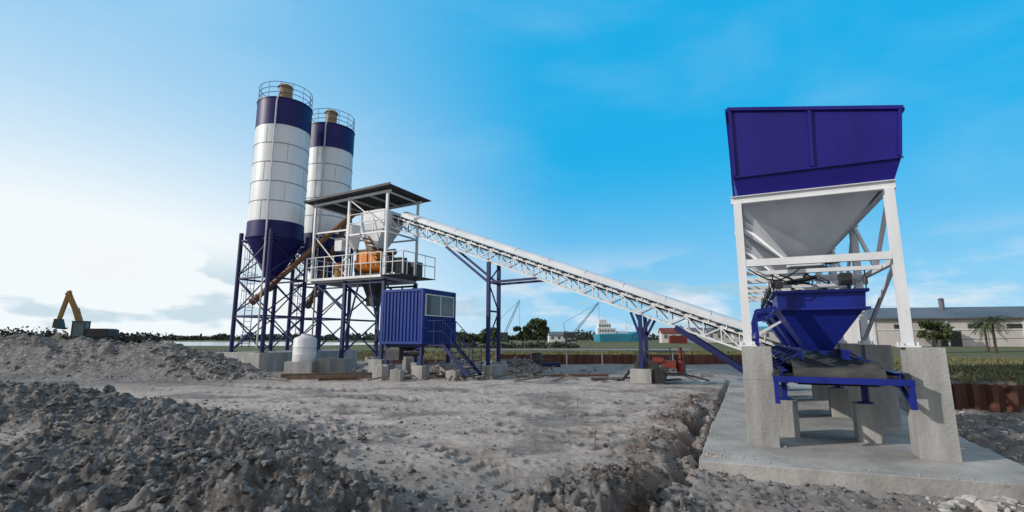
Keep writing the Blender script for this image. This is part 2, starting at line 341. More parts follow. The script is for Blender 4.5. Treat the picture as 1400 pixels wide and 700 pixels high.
# ---------------------------------------------------------------- batcher
bt=empty('aggregate_batcher',(CL[0],CL[1],0),-25)
XL,XR=-.12,2.07
b=MB()
for y in (0,3,6,9):
    for x in (0,2.23):
        w=.23; t=.22
        b.hexa([(x-w,y-w,-.01),(x+w,y-w,-.01),(x+w,y+w,-.01),(x-w,y+w,-.01),(x-t,y-t,1.56),(x+t,y-t,1.56),(x+t,y+t,1.56),(x-t,y+t,1.56)])
        for zz in (.52,1.04): b.box((x,y,zz),(.458,.458,.012))
b.finish('concrete_pillars','conc',bt,bevel=.012)
b=MB()
for y in (1.0,3.9,7.2):
    for x in (.42,1.62): b.box((x,y,.3),(.36,.36,.62))
b.finish('belt_support_blocks','conc',bt,bevel=.012)
b=MB()
for y in (0,3,6,9):
    for x in (XL,XR):
        b.ibeam((x,y,1.585),(x,y,4.03),.13,.13,.014)
        b.box((x,y,1.573),(.26,.26,.022))
        for ox in (-.1,.1):
            for oy in (-.1,.1): b.tube((x+ox,y+oy,1.58),(x+ox,y+oy,1.64),.014,n=6)
    b.ibeam((XL-.1,y,4.10),(XR+.1,y,4.10),.12,.14,.014)
    b.beam((XL+.07,y-.01,2.97),(XR-.07,y-.01,2.97),.10,.12)
for x in (XL,XR):
    for k in range(3):
        y=3*k
        b.ibeam((x,y+.065,4.098),(x,y+2.935,4.098),.11,.13,.012)
        b.beam((x,y+.08,2.9),(x,y+2.92,2.9),.08)
        b.beam((x+.02,y+.08,3.98),(x+.02,y+1.5,2.95),.06)
        b.beam((x+.02,y+2.92,3.98),(x+.02,y+1.5,2.95),.06)
        b.beam((x-.02,y+.08,2.85),(x-.02,y+2.92,1.68),.055)
for y in (0.75,2.25,3.75,5.25,6.75,8.25):
    b.beam((XL+.06,y,2.88),(XR-.06,y,2.88),.07)
for y in (3,6,9):
    b.beam((XL+.1,y+.02,1.7),(XR-.1,y+.04,2.9),.05)
b.finish('white_frame','white',bt)
b=MB()
for k in range(3):
    y0=3*k+.07;y1=3*k+2.93; yc=3*k+1.5
    b.loft((XL-.02,XR+.02,y0,y1),4.18,(.68,1.28,yc-.32,yc+.32),3.22)
    b.loft((.68,1.28,yc-.32,yc+.32),3.219,(.70,1.26,yc-.3,yc+.3),3.03)
    for f in (.33,.66):
        ya=y0+(y1-y0)*f; yb=yc-.32+.64*f
        b.beam((XL-.03,ya,4.14),(.66,yb,3.24),.012,.05); b.beam((XR+.03,ya,4.14),(1.30,yb,3.24),.012,.05)
b.finish('grey_hoppers','hopgrey',bt)
b=MB(); X0,X1=-.13,2.2; Y0,Y1=-.06,9.06; zb=4.185; zf=4.50
ZL,ZR=5.78,5.30
b.loft((X0-.02,X1+.07,Y0-.02,Y1+.02),zf,(X0+.03,X1-.03,Y0+.08,Y1-.08),zb)
t=.012
def plate(a,b_,c,d,nrm):
    n=Vector(nrm)*t; a,b_,c,d=map(Vector,(a,b_,c,d)); b.hexa([a,b_,b_+n,a+n,d,c,c+n,d+n])
xl0,xr0=X0-.02,X1+.07; xl1,xr1=X0-.02,X1+.14; yf,yb_=Y0-.022,Y1+.02
plate((xl0,yf,zf),(xr0,yf,zf),(xr1,yf-.02,ZR),(xl1,yf-.02,ZL),(0,1,0))
plate((xl0,yb_,zf),(xr0,yb_,zf),(xr1,yb_+.02,ZR),(xl1,yb_+.02,ZL),(0,-1,0))
plate((xl0,yb_,zf),(xl0,yf,zf),(xl1,yf,ZL),(xl1,yb_,ZL),(1,0,0))
plate((xr0,yf,zf),(xr0,yb_,zf),(xr1,yb_,ZR),(xr1,yf,ZR),(-1,0,0))
for y in (3,6): plate((xl0+.02,y,zf),(xr0-.02,y,zf),(xr1-.02,y,ZR),(xl1+.02,y,ZL-.02),(0,1,0))
yr=yf-.03
b.beam((xl1-.02,yr-.02,ZL),(xr1+.02,yr-.02,ZR),.05,.06)
b.beam((xl0-.02,yr+.01,zf),(xr0+.02,yr+.01,zf),.03,.025)
for f in (0.008,.5,.992):
    b.beam((xl0+(xr0-xl0)*f,yr,zf+.03),(xl1+(xr1-xl1)*f,yr-.02,ZL+(ZR-ZL)*f-.03),.05,.03)
b.beam((xl1-.03,yf,ZL),(xl1-.03,yb_,ZL),.05,.06); b.beam((xr1+.03,yf,ZR),(xr1+.03,yb_,ZR),.05,.06)
for y in np.arange(0.4,9.1,1.0):
    b.beam((xl0-.02,y,zf),(xl1-.02,y,ZL-.03),.04,.03); b.beam((xr0+.03,y,zf),(xr1+.03,y,ZR-.03),.04,.05)
b.finish('blue_bin_walls','purple',bt)
b=MB()
for k in range(3):
    yc=3*k+1.5
    b.loft((.40,1.74,yc-.85,yc+.85),2.50,(.42,1.72,yc-.83,yc+.83),2.22)
    b.loft((.42,1.72,yc-.83,yc+.83),2.219,(.84,1.22,yc-.45,yc+.45),1.48)
    b.beam((.36,yc-.88,2.5),(1.78,yc-.88,2.5),.05); b.beam((.36,yc-.88,2.2),(1.78,yc-.88,2.2),.04)
    b.beam((.36,yc+.88,2.5),(1.78,yc+.88,2.5),.05)
    b.beam((.37,yc-.85,2.501),(.37,yc+.85,2.501),.05); b.beam((1.77,yc-.85,2.501),(1.77,yc+.85,2.501),.05)
    b.beam((.37,yc-.85,2.2),(.37,yc+.85,2.2),.04); b.beam((1.77,yc-.85,2.2),(1.77,yc+.85,2.2),.04)
b.finish('weigh_hoppers','blue',bt)
b=MB()
for k in range(3):
    yc=3*k+1.5
    for x in (.37,1.77):
        for y in (yc-.75,yc+.75): b.tube((x,y,2.5),(x,y,2.86),.012,n=6); b.tube((x,y,2.6),(x,y,2.74),.035,n=8)
    b.box((.98,yc,2.985),(.66,.7,.05)); b.tube((1.3,yc,3.1),(1.72,yc,3.16),.045,n=10); b.tube((.98,yc-.33,2.9),(.98,yc+.33,2.9),.03,n=8)
    b.tube((.6,yc-.5,2.7),(1.1,yc-.38,2.8),.04,n=8)
    b.box((1.55,yc-.3,2.75),(.18,.28,.2)); b.box((.5,yc+.2,2.75),(.16,.22,.16))
b.finish('gates_and_cylinders','steel',bt)
b=MB()
for k in range(3):
    yc=3*k+1.5
    for s_,o in ((.0,.1),(.25,-.1),(.5,.2)):
        ps=[(.3+s_+ .5*math.sin(t_*2.2+o),yc-.6+t_*.4,2.85-.18*math.sin(t_*3.1)) for t_ in np.linspace(0,1.0,9)]
        b.path(ps,.012,6)
b.path([(XL-.03,y,3.02+.05*math.sin(y*4)) for y in np.linspace(0,9,40)],.014,6)
b.path([(XL+.1+t_*.8,.05+.3*t_,2.88-.2*math.sin(t_*3.14)) for t_ in np.linspace(0,1,10)],.012,6)
b.finish('air_hoses','black',bt)
b=MB(); ya,yb2=-.42,10.4
for x in (.34,1.84):
    b.beam((x,ya,1.10),(x,yb2,1.10),.012,.20)
    b.beam((x+(.035 if x<1 else -.035),ya,1.195),(x+(.035 if x<1 else -.035),yb2,1.195),.07,.012)
    b.beam((x+(.035 if x<1 else -.035),ya,1.005),(x+(.035 if x<1 else -.035),yb2,1.005),.07,.012)
b.beam((.2,ya-.05,1.07),(1.98,ya-.05,1.07),.07,.09)
for x in (.24,1.94):
    b.beam((x,ya-.05,1.02),(x,ya-.05,.70),.07); b.beam((x,ya-.05,.72),(x,ya+.55,1.0),.05)
    b.beam((x,ya-.02,1.06),(x,ya+.7,1.06),.06,.1)
for y in np.arange(.3,10.3,1.0): b.beam((.36,y,1.02),(1.82,y,1.02),.05)
for y in (1.0,3.9,7.2):
    for x in (.42,1.62): b.beam((x,y,.61),(x,y,1.0),.09); b.box((x,y,.62),(.2,.2,.02))
for x,s_ in ((.70,-1),(1.36,1)):
    b.beam((x,.3,1.42),(x+s_*.0,9.3,1.42),.01,.16)
    b.beam((x+s_*.03,.3,1.49),(x+s_*.03,9.3,1.49),.05,.01)
    for y in np.arange(.4,9.3,.9): b.beam((x+s_*.02,y,1.46),(x+s_*.42,y,1.22),.03)
for y in np.arange(.4,9,1.5): b.beam((.30,y,1.0),(.30,y+1.3,1.0),.01,.3)
for y in np.arange(.9,9,1.2): b.beam((.05,y,1.2),(.05,y,2.2),.05); b.beam((.05,y,2.2),(.4,y,2.25),.05)
b.beam((.05,.5,1.75),(.05,9,1.75),.05,.12); b.beam((.05,.5,1.35),(.05,9,1.35),.05,.3)
b.finish('belt_frame','blue',bt)
b=MB()
prof=[(.5,1.36),(.62,1.30),(.76,1.235),(1.09,1.225),(1.42,1.235),(1.56,1.30),(1.68,1.36)]
ys=np.linspace(ya+.15,yb2-.1,40); vs=[];fs=[]
for jx,y in enumerate(ys):
    w=1 if 0<jx<len(ys)-1 else 0
    for x,z in prof: vs.append((x,y,z-.02 if w else z-.1))
npf=len(prof)
for jx in range(len(ys)-1):
    for i_ in range(npf-1): fs.append((jx*npf+i_,jx*npf+i_+1,(jx+1)*npf+i_+1,(jx+1)*npf+i_))
b.add(vs,fs); b.finish('belt','rubber',bt,smooth=True,solid=.012)
b=MB(); 
b.add([(.55,ya+.1,.985),(1.63,ya+.1,.985),(1.63,yb2,.985),(.55,yb2,.985)],[(0,1,2,3)])
b.tube((.5,ya+.14,1.12),(1.68,ya+.14,1.12),.12,n=24)
b.finish('tail_drum_and_return_belt','rubber',bt,smooth=True)
b=MB()
for y in np.arange(.1,10.2,.75):
    b.tube((.76,y,1.17),(1.42,y,1.17),.04,n=8); b.tube((.48,y,1.30),(.74,y,1.17),.04,n=8); b.tube((1.70,y,1.30),(1.44,y,1.17),.04,n=8)
b.tube((.2,ya+.14,1.12),(1.98,ya+.14,1.12),.035,n=10); 
for x in (.26,1.92): b.box((x,ya+.14,1.13),(.08,.18,.13))
b.finish('idlers','steel',bt,smooth=True)

# ---------------------------------------------------------------- silos
def silo(loc,name='cement_silo'):
    e=empty(name,loc,-26); R=1.43; TB=13.25; TT=14.75
    seg=[7.87+(TB-7.87)/5*i for i in range(6)]
    b=MB()
    prof=[(R,seg[0])]
    for z in seg[1:5]: prof+=[(R,z-.02),(R+.0,z+.02)]
    prof+=[(R,TB)]
    b.lathe(prof,64); b.finish('white_shell','silowhite',e,smooth=True)
    b=MB()
    for z in seg[1:5]: b.lathe([(R,z-.025),(R+.018,z-.02),(R+.018,z+.02),(R,z+.025)],64)
    for k in range(5):
        for a in (0,1,2,3):
            an=a*math.pi/2+(k%2)*.8+.3; x,y=math.cos(an)*(R+.004),math.sin(an)*(R+.004)
            b.beam((x,y,seg[k]+.04),(x,y,seg[k+1]-.04),.014,.014)
    b.finish('seams','seam',e)
    b=MB(); b.lathe([(R+.004,TB),(R+.02,TB),(R+.02,TT),(R+.05,TT),(R+.05,TT+.06),(R,TT+.08),(0.02,TT+.4)],64)
    b.lathe([(R+.02,7.0),(R+.02,7.87),(R+.004,7.87)],64); b.lathe([(.16,4.55),(R+.01,7.0)],64)
    b.lathe([(R+.05,6.98),(R+.05,7.12),(R+.02,7.12)],64)
    b.lathe([(.17,4.3),(.17,4.56)],24)
    b.finish('blue_bands_and_cone','navy',e,smooth=True)
    b=MB(); q=1.18
    zs=[.95,2.9,4.9,6.95]
    cor=[(-q,-q),(q,-q),(q,q),(-q,q)]
    for x,y in cor:
        b.tube((x,y,.95),(x,y,7.3),.11,n=12); b.box((x,y,1.0),(.4,.4,.03))
    for i_ in range(4):
        a_=cor[i_];c_=cor[(i_+1)%4]
        for z0,z1 in zip(zs[:-1],zs[1:]):
            b.beam((*a_,z1-.08),(*c_,z1-.08),.09); b.beam((*a_,z0+.1),(*c_,z1-.12),.055); b.beam((*c_,z0+.1),(*a_,z1-.12),.055)
    b.finish('leg_frame','blueleg',e)
    b=MB(); b.box((0,0,.45),(3.3,3.3,1.05)); b.box((-.2,-1.9,.2),(2.4,.7,.6)); b.finish('foundation','conc',e,bevel=.03)
    b=MB()
    for h in (.3,.6,.92): b.ring((0,0,TT+.05+h),R-.02,.016,36)
    for i_ in range(14):
        an=i_*2*math.pi/14; b.tube((math.cos(an)*(R-.02),math.sin(an)*(R-.02),TT),(math.cos(an)*(R-.02),math.sin(an)*(R-.02),TT+.97),.016,n=6)
    lx=-R-.28
    for s_ in (-.22,.22): b.tube((lx,s_,1.2),(lx,s_,TT+.9),.022,n=6)
    for z in np.arange(1.4,TT+.8,.3): b.tube((lx,-.22,z),(lx,.22,z),.013,n=5)
    for z in np.arange(3.4,TT+.9,.9):
        ps=[(lx-.38*math.sin(t_)*1.3,.36*math.cos(t_),z) for t_ in np.linspace(0,math.pi,9)]; b.path(ps,.014,5)
    for t_ in (math.pi*.25,math.pi*.5,math.pi*.75): b.tube((lx-.49*math.sin(t_),.36*math.cos(t_),3.4),(lx-.49*math.sin(t_),.36*math.cos(t_),TT+.9),.012,n=5)
    for z in np.arange(2,TT,1.6): b.beam((-R+.02 if z>7 else -1.18,0,z),(lx,0,z),.03)
    b.finish('railing_and_ladder','cabin',e)
    b=MB(); b.tube((.15,-.2,TT+.2),(.15,-.2,TT+1.15),.36,n=20); b.tube((.15,-.2,TT+1.15),(.15,-.2,TT+1.28),.43,.36,n=20); b.tube((-.7,.3,TT+.1),(-.7,.3,TT+.5),.12,n=10)
    b.finish('dust_filter','tan',e,smooth=True)
    b=MB(); b.path([(.9,-1.28,1.2),(.9,-1.28,TT-.2),(.85,-1.1,TT+.4),(.5,-.7,TT+.5)],.045,8); b.finish('filling_pipe','pipe',e)
    return e
silo((-13.1,27.0,0)); silo((-11.65,30.3,0))

# ---------------------------------------------------------------- mixing tower
T0=(-6.2,24.0,0); tw=empty('mixing_tower',T0,-26)
b=MB(); D=2.5
for y in (0,D):
    for x in (0,-2.5,-4.9):
        b.beam((x,y,4.7),(x,y,8.95),.11)
    b.beam((0,y,4.62),(-4.9,y,4.62),.12,.18); b.beam((0,y,6.9),(-2.5,y,6.9),.08); b.beam((-4.9,y,7.2),(-2.5,y,7.2),.08)
    b.beam((.2,y,8.95),(-5.1,y,8.75),.1,.12)
    b.beam((-2.5,y,4.8),(-4.9,y,7.1),.05); b.beam((0,y,7.0),(-2.5,y,8.8),.05)
for x in (0,-1.25,-2.5,-3.7,-4.9): 
    b.beam((x,.05,4.6),(x,D-.05,4.6),.1,.14); b.beam((x,.05,8.93+x*.04),(x,D-.05,8.93+x*.04),.07)
b.beam((0,0,6.9),(0,D,6.9),.08); b.beam((-4.9,0,7.2),(-4.9,D,7.2),.08)
def rail(b,p,q,h=1.05,n=4,r=.025):
    p=Vector(p);q=Vector(q)
    for k in (h,h*.55): b.tube(p+Vector((0,0,k)),q+Vector((0,0,k)),r,n=6)
    for i_ in range(n+1):
        a=p.lerp(q,i_/n); b.tube(a,a+Vector((0,0,h)),r,n=6)
rail(b,(0,-.3,4.72),(-4.95,-.3,4.72),1.1,8); rail(b,(-5.0,-.3,4.72),(-5.0,D+.1,4.72),1.1,4)
b.beam((0.05,-.3,4.66),(-5,-.3,4.66),.06,.12)
rail(b,(1.2,-.1,4.72),(1.2,D,4.72),1.1,3); rail(b,(0,-.15,4.72),(1.2,-.15,4.72),1.1,2)
rail(b,(0,-.05,6.95),(-2.4,-.05,6.95),1.0,3)
b.finish('white_frame','white',tw)
b=MB(); b.bb(-4.95,1.2,-.28,D+.1,4.68,4.71); b.finish('platform_floor','steel',tw)
b=MB()
b.hexa([(-5.35,-.4,8.86),(.5,-.4,9.10),(.5,D+.5,9.10),(-5.35,D+.5,8.86),(-5.35,-.4,8.90),(.5,-.4,9.14),(.5,D+.5,9.14),(-5.35,D+.5,8.90)])
b.beam((-5.35,-.42,8.93),(.5,-.42,9.17),.03,.12)
b.finish('roof','roof',tw)
b=MB()
for y in (0,D):
    for x in (0,-2.5):
        b.beam((x,y,.7),(x,y,4.55),.16)
    b.beam((0,y,4.4),(-2.5,y,4.4),.1); b.beam((0,y,1.2),(-0.9,y,4.4),.07) ; b.beam((-2.5,y,1.2),(-1.6,y,4.4),.07)
    b.beam((-2.5,y,3.2),(-4.6,y,4.5),.08)
for x in (0,-2.5):
    b.beam((x,0,2.6),(x,D,2.6),.09); b.beam((x,0,.9),(x,D,2.6),.06); b.beam((x,D,.9),(x,0,2.6),.06); b.beam((x,0,2.7),(x,D,4.4),.06); b.beam((x,D,2.7),(x,0,4.4),.06)
b.finish('blue_legs','blueleg',tw)
b=MB()
for y in (0,D):
    for x in (0,-2.5): b.box((x,y,.33),(.8,.8,.75))
b.finish('foundation_blocks','conc',tw,bevel=.02)
b=MB()
n=14; x0,x1=-2.15,-.75; yc=.95
sec=[(yc+.62*math.cos(t_),5.5-.55*math.sin(t_)) for t_ in np.linspace(0,math.pi,n)]
sec=[(yc+.62,6.05)]+sec+[(yc-.62,6.05)]
m_=len(sec); b.add([(x0,y,z) for y,z in sec]+[(x1,y,z) for y,z in sec],[tuple(range(m_)),tuple(range(m_,2*m_))[::-1]]+[(i_,m_+i_,m_+(i_+1)%m_,(i_+1)%m_) for i_ in range(m_)])
for x in (-2.1,-1.45,-.8): b.beam((x,yc-.65,5.2),(x,yc-.65,6.05),.05)
b.finish('mixer_body','orange',tw,smooth=True)
b=MB(); b.box((-1.45,yc,6.12),(1.5,1.3,.1)); b.box((-.45,yc,5.4),(.45,.8,.7)); b.tube((-.5,yc-.1,6.0),(-.1,yc-.1,6.0),.16,n=14); b.box((-2.4,yc,5.4),(.3,.7,.6))
b.box((-1.45,yc,4.85),(1.6,1.1,.14))
b.loft((-1.95,-.95,yc-.45,yc+.45),4.55,(-1.7,-1.2,yc-.25,yc+.25),3.75); b.loft((-1.72,-1.18,yc-.27,yc+.27),3.76,(-1.7,-1.2,yc-.25,yc+.25),3.3)
b.tube((.5,.6,4.75),(.5,.6,5.6),.3,n=14); b.box((.6,1.6,5.1),(.6,.5,.8)); b.tube((-3.4,1.9,4.75),(-3.4,1.9,5.9),.25,n=12)
b.finish('drive_and_chute','steel',tw,bevel=.01)
b=MB(); b.loft((-2.0,-.5,.4,1.9),8.2,(-2.0,-.5,.4,1.9),7.5); b.loft((-2.0,-.5,.4,1.9),7.49,(-1.8,-1.1,yc-.35,yc+.45),6.25)
b.tube((-2.9,.8,7.6),(-2.9,.8,6.9),.38,n=16); b.tube((-2.9,.8,6.9),(-2.7,.85,6.3),.38,.12,n=16); b.box((-3.6,.7,6.6),(.5,.5,.7))
b.finish('feed_hoppers','hopgrey',tw,smooth=True)
b=MB(); b.beam((-.2,.2,4.8),(-1.6,-.1,6.9),.05,.05); b.beam((-.2,.75,4.8),(-1.6,.45,6.9),.05,.05)
for k in range(9):
    f=k/9; b.beam((-.2-1.4*f,.2-.3*f,4.9+2.0*f),(-.2-1.4*f,.75-.3*f,4.9+2.0*f),.2,.03)
b.tube((-3.1,.2,4.75),(-3.1,.2,5.5),.28,n=14)
b.finish('inner_stair','yellow',tw)
for s_ in ((-13.1,27.0),(-11.65,30.3)):
    e=empty('screw_conveyor',(0,0,0)); b=MB()
    p=Vector((s_[0]-.5,s_[1]-.3,3.9)); q=Vector((-8.75,26.1,8.15))
    b.tube(p,q,.15,n=14); d_=(q-p).normalized(); b.tube(p-d_*.5,p,.2,n=14); b.tube(q,q+d_*.35,.19,n=12)
    b.tube(p+d_*.35+Vector((0,0,.05)),(s_[0],s_[1],4.35),.14,n=12)
    b.tube(q-Vector((0,0,.1)),(q.x+.1,q.y,7.5),.12,n=10)
    b.finish('tube','tube',e,smooth=True)

# ---------------------------------------------------------------- inclined conveyor
cv=empty('inclined_belt_conveyor',T0,-26); yc=1.45
zc=lambda x: 8.12-.378*(x-.3)
XA,XB=-1.3,17.3
b=MB()
for y in (yc-.42,yc+.42):
    b.beam((XA,y,zc(XA)-.5),(XB,y,zc(XB)-.5),.07,.09); b.beam((XA,y,zc(XA)-1.08),(XB-.8,y,zc(XB-.8)-1.08),.07,.07)
    x=XA; k=0
    while x<XB-.9:
        x2=x+.6
        za,zb2=(-1.04,-.55) if k%2==0 else (-.55,-1.04)
        b.beam((x,y,zc(x)+za),(x2,y,zc(x2)+zb2),.045)
        b.beam((x,y+.001,zc(x)-1.04),(x,y+.001,zc(x)-.55),.04)
        x=x2;k+=1
for x in np.arange(XA,XB-.9,1.2):
    b.beam((x,yc-.4,zc(x)-1.08),(x,yc+.4,zc(x)-1.08),.05); b.beam((x,yc-.4,zc(x)-.52),(x,yc+.4,zc(x)-.52),.05)
for x in np.arange(XA+.2,XB-.2,.6):
    b.beam((x,yc-.46,zc(x)-.5),(x,yc-.46,zc(x)-.24),.035); b.beam((x,yc+.46,zc(x)-.5),(x,yc+.46,zc(x)-.24),.035)
b.finish('truss','white',cv)
b=MB()
na=9; X_=np.linspace(.2,16.2,41); vs=[];fs=[]
for x in X_:
    for t_ in np.linspace(0,math.pi,na): vs.append((x,yc-.52*math.cos(t_),zc(x)-.26+.25*math.sin(t_)))
for i_ in range(len(X_)-1):
    for j_ in range(na-1): fs.append((i_*na+j_,i_*na+j_+1,(i_+1)*na+j_+1,(i_+1)*na+j_))
b.add(vs,fs)
for s_ in (-1,1): b.beam((.2,yc+s_*.535,zc(.2)-.28),(16.2,yc+s_*.535,zc(16.2)-.28),.02,.12)
b.finish('rain_cover','silowhite',cv,smooth=True,solid=.008)
b=MB()
for i_ in range(0,41,4):
    x=X_[i_]; b.path([(x,yc-.528*math.cos(t_),zc(x)-.26+.258*math.sin(t_)) for t_ in np.linspace(0,math.pi,na)],.01,5)
b.finish('cover_hoops','seam',cv)
b=MB(); 
b.beam((XA,yc,zc(XA)-.40),(XB,yc,zc(XB)-.40),.86,.05); b.beam((XA,yc,zc(XA)-.66),(XB,yc,zc(XB)-.66),.66,.015)
b.beam((XA,yc,zc(XA)-.53),(XB,yc,zc(XB)-.53),.5,.18)
b.tube((XA,yc-.38,zc(XA)-.5),(XA,yc+.38,zc(XA)-.5),.2,n=20); b.tube((XB,yc-.38,zc(XB)-.52),(XB,yc+.38,zc(XB)-.52),.2,n=20)
for x in np.arange(XA+.2,XB-.2,.6): b.tube((x+.3,yc-.5,zc(x+.3)-.44),(x+.3,yc+.5,zc(x+.3)-.44),.06,n=8)
b.box((XA+.2,yc-.7,zc(XA)-.5),(.4,.4,.4))
b.finish('belt_and_idlers','rubber',cv)
b=MB()
s=5.25
for y in (yc-.5,yc+.5):
    b.beam((s,y,.45),(s,y,zc(s)-1.1),.15); b.beam((s,y,4.2),(2.9,y,zc(2.9)-1.1),.1); b.beam((s,y,4.2),(7.6,y,zc(7.6)-1.1),.1)
for z in (1.6,2.9,4.2): b.beam((s,yc-.5,z),(s,yc+.5,z),.08)
b.beam((s,yc-.5,1.6),(s,yc+.5,2.9),.05); b.beam((s,yc+.5,2.9),(s,yc-.5,4.2),.05); b.beam((s,yc-.5,4.2),(s,yc+.5,5.0),.05)
s=12.0
for y in (yc-.5,yc+.5):
    b.beam((s,y,.5),(s,y,zc(s)-1.1),.14); b.beam((s-.35,y,zc(s)-1.0),(s,y,1.7),.09); b.beam((s+.4,y,zc(s)-1.28),(s,y,1.7),.09)
    b.beam((13.3,y,zc(13.3)-1.1),(16.0,y,.25),.08,.2)
for z in (1.0,1.9): b.beam((s,yc-.5,z),(s,yc+.5,z),.08)
for k in range(9):
    f=k/9+.05; x=13.3+2.7*f; z=(zc(13.3)-1.1)*(1-f)+.25*f; b.beam((x,yc-.46,z),(x,yc+.46,z),.2,.03)
b.finish('blue_supports','blueleg',cv)
b=MB(); b.box((5.25,yc,.2),(.7,1.6,.6)); b.box((12,yc,.22),(.8,1.6,.62)); b.box((16.1,yc,.08),(.8,1.6,.4)); b.finish('footings','conc',cv,bevel=.02)

# ---------------------------------------------------------------- operator cabin
cb=empty('control_cabin',(-3.85,21.5,0),-26); zl,zh=1.45,3.8; L_,W_=2.15,2.5
b=MB(); b.bb(-L_,0,0,W_,zl,zh)
for x in np.arange(-L_+.12,-.05,.19): b.bb(x-.045,x+.045,-.045,.01,zl+.1,zh-.1)
for y in np.arange(.1,W_,.2): b.bb(-.01,.035,y-.05,y+.05,zl+.1,zl+1.15)
b.bb(-L_-.03,.04,-.06,W_+.04,zh-.09,zh+.03); b.bb(-L_-.03,.04,-.06,W_+.04,zl-.02,zl+.09)
for x,y in ((0,0),(-L_,0),(0,W_),(-L_,W_)): b.bb(x-.06,x+.06,y-.062,y+.06,zl,zh+.01)
b.finish('body','cabin',cb,bevel=.008)
b=MB(); b.bb(.0,.055,.18,1.25,zl+1.25,zh-.25); b.bb(.0,.055,1.33,2.32,zl+1.25,zh-.25)
b.finish('windows','glass',cb)
b=MB()
for y in (.15,1.27,2.36): b.bb(.03,.075,y-.03,y+.03,zl+1.2,zh-.2)
for z in (zl+1.22,zh-.22): b.bb(.03,.072,.12,2.39,z-.025,z+.025)
b.finish('window_frames','tank',cb)
b=MB()
for x in (-L_+.15,-.15):
    for y in (.2,W_-.2): b.beam((x,y,.5),(x,y,zl),.13)
b.beam((-L_,.2,1.36),(0,.2,1.36),.1,.14); b.beam((-L_,W_-.2,1.36),(0,W_-.2,1.36),.1,.14)
b.beam((-L_+.15,.2,.6),(-.15,.2,1.3),.05); 
b.bb(.06,1.0,.1,1.1,1.36,1.42)
for y in (.1,1.1): b.beam((1.0,y,1.4),(2.3,y,.15),.05,.15)
for k in range(6): f=(k+.5)/6; b.bb(1.0+1.3*f-.12,1.0+1.3*f+.12,.12,1.08,1.4-1.25*f-.015,1.4-1.25*f+.015)
rail(b,(.1,.1,1.42),(1.0,.1,1.42),1.0,2,.018); rail(b,(1.0,.1,1.42),(2.3,.1,.2),1.0,3,.018); rail(b,(1.0,1.1,1.42),(2.3,1.1,.2),1.0,3,.018); rail(b,(.1,1.1,1.42),(1.0,1.1,1.42),1.0,2,.018)
b.finish('stand_and_stair','blueleg',cb)
b=MB()
for x in (-L_+.15,-.15):
    for y in (.2,W_-.2): b.box((x,y,.24),(.55,.55,.6))
b.finish('footings','conc',cb,bevel=.02)
b=MB(); b.box((-1.2,-.25,1.0),(.7,.3,.5)); b.tube((-.4,.6,1.1),(-1.6,.6,1.1),.2,n=14); b.finish('compressor','steel',cb,bevel=.02)

for (x,y,w,h,r) in ((-8.9,24.6,.9,.75,-26),(-1.4,22.4,.6,.55,-20),(-.6,23.6,.55,.5,-26),(-2.4,20.9,.5,.45,-30),(-5.4,20.9,.5,.6,-26),(-4.6,20.4,.45,.5,-10)):
    e=empty('concrete_block',(x,y,tz(x,y)-.05),r); b=MB(); b.box((0,0,h/2),(w,w*.8,h)); b.box((0,0,h+.02),(w*.4,w*.4,.03)); b.finish('block','conc',e,bevel=.02)
e=empty('water_tank',(-9.95,24.3,.05))
b=MB(); b.lathe([(0.01,.55),(.5,.55),(.53,.6),(.53,.85),(.545,.87),(.53,.9),(.53,1.2),(.545,1.22),(.53,1.25),(.53,1.55),(.48,1.65),(.2,1.78),(.2,1.84),(.01,1.85)],32); b.finish('tank','tank',e,smooth=True)
b=MB(); b.box((0,0,.26),(1.3,1.3,.58)); b.finish('plinth','conc',e,bevel=.02)

def stick(name,p,q,w,mat,h=None):
    e=empty(name,(0,0,0)); b=MB(); b.beam((p[0],p[1],tz(p[0],p[1])+w/2+.02),(q[0],q[1],tz(q[0],q[1])+w/2+.02),w,h or w); b.finish('bar',mat,e)
stick('timber_plank',(-9.6,21.2),(-5.5,22.6),.16,'wood'); stick('timber_plank',(-9.2,20.9),(-5.0,21.6),.13,'wood'); stick('timber_plank',(-7.8,20.6),(-6.3,20.9),.1,'rust')
stick('timber_plank',(3.2,20.6),(5.4,21.4),.07,'wood'); stick('timber_plank',(7.4,17.6),(8.6,20.2),.07,'wood'); stick('steel_channel',(1.8,22.6),(4.2,22.2),.1,'rust')
e=empty('scrap_timber',(0,0,0)); b=MB()
for k in range(110):
    x=random.uniform(-9,9); y=random.uniform(19.5,29)
    if k<40: x=random.gauss(-2.5,2); y=random.gauss(22.5,1.3)
    a=random.uniform(0,3.14); l=random.uniform(.3,1.3); z=tz(x,y)
    b.beam((x,y,z+.05),(x+l*math.cos(a),y+l*math.sin(a),z+.05+random.uniform(0,.18)),random.uniform(.04,.14),random.uniform(.02,.06))
b.finish('boards','wood',e)
for (x,y,h) in ((-2.6,8.8,.26),(1.25,7.9,.3),(1.6,12.6,.25)):
    e=empty('survey_stake',(x,y,tz(x,y))); b=MB(); b.tube((0,0,-.05),(.02,.01,h),.006,n=6); b.tube((.02,.01,h-.03),(.02,.01,h),.010,n=6); b.finish('rod','rust',e)

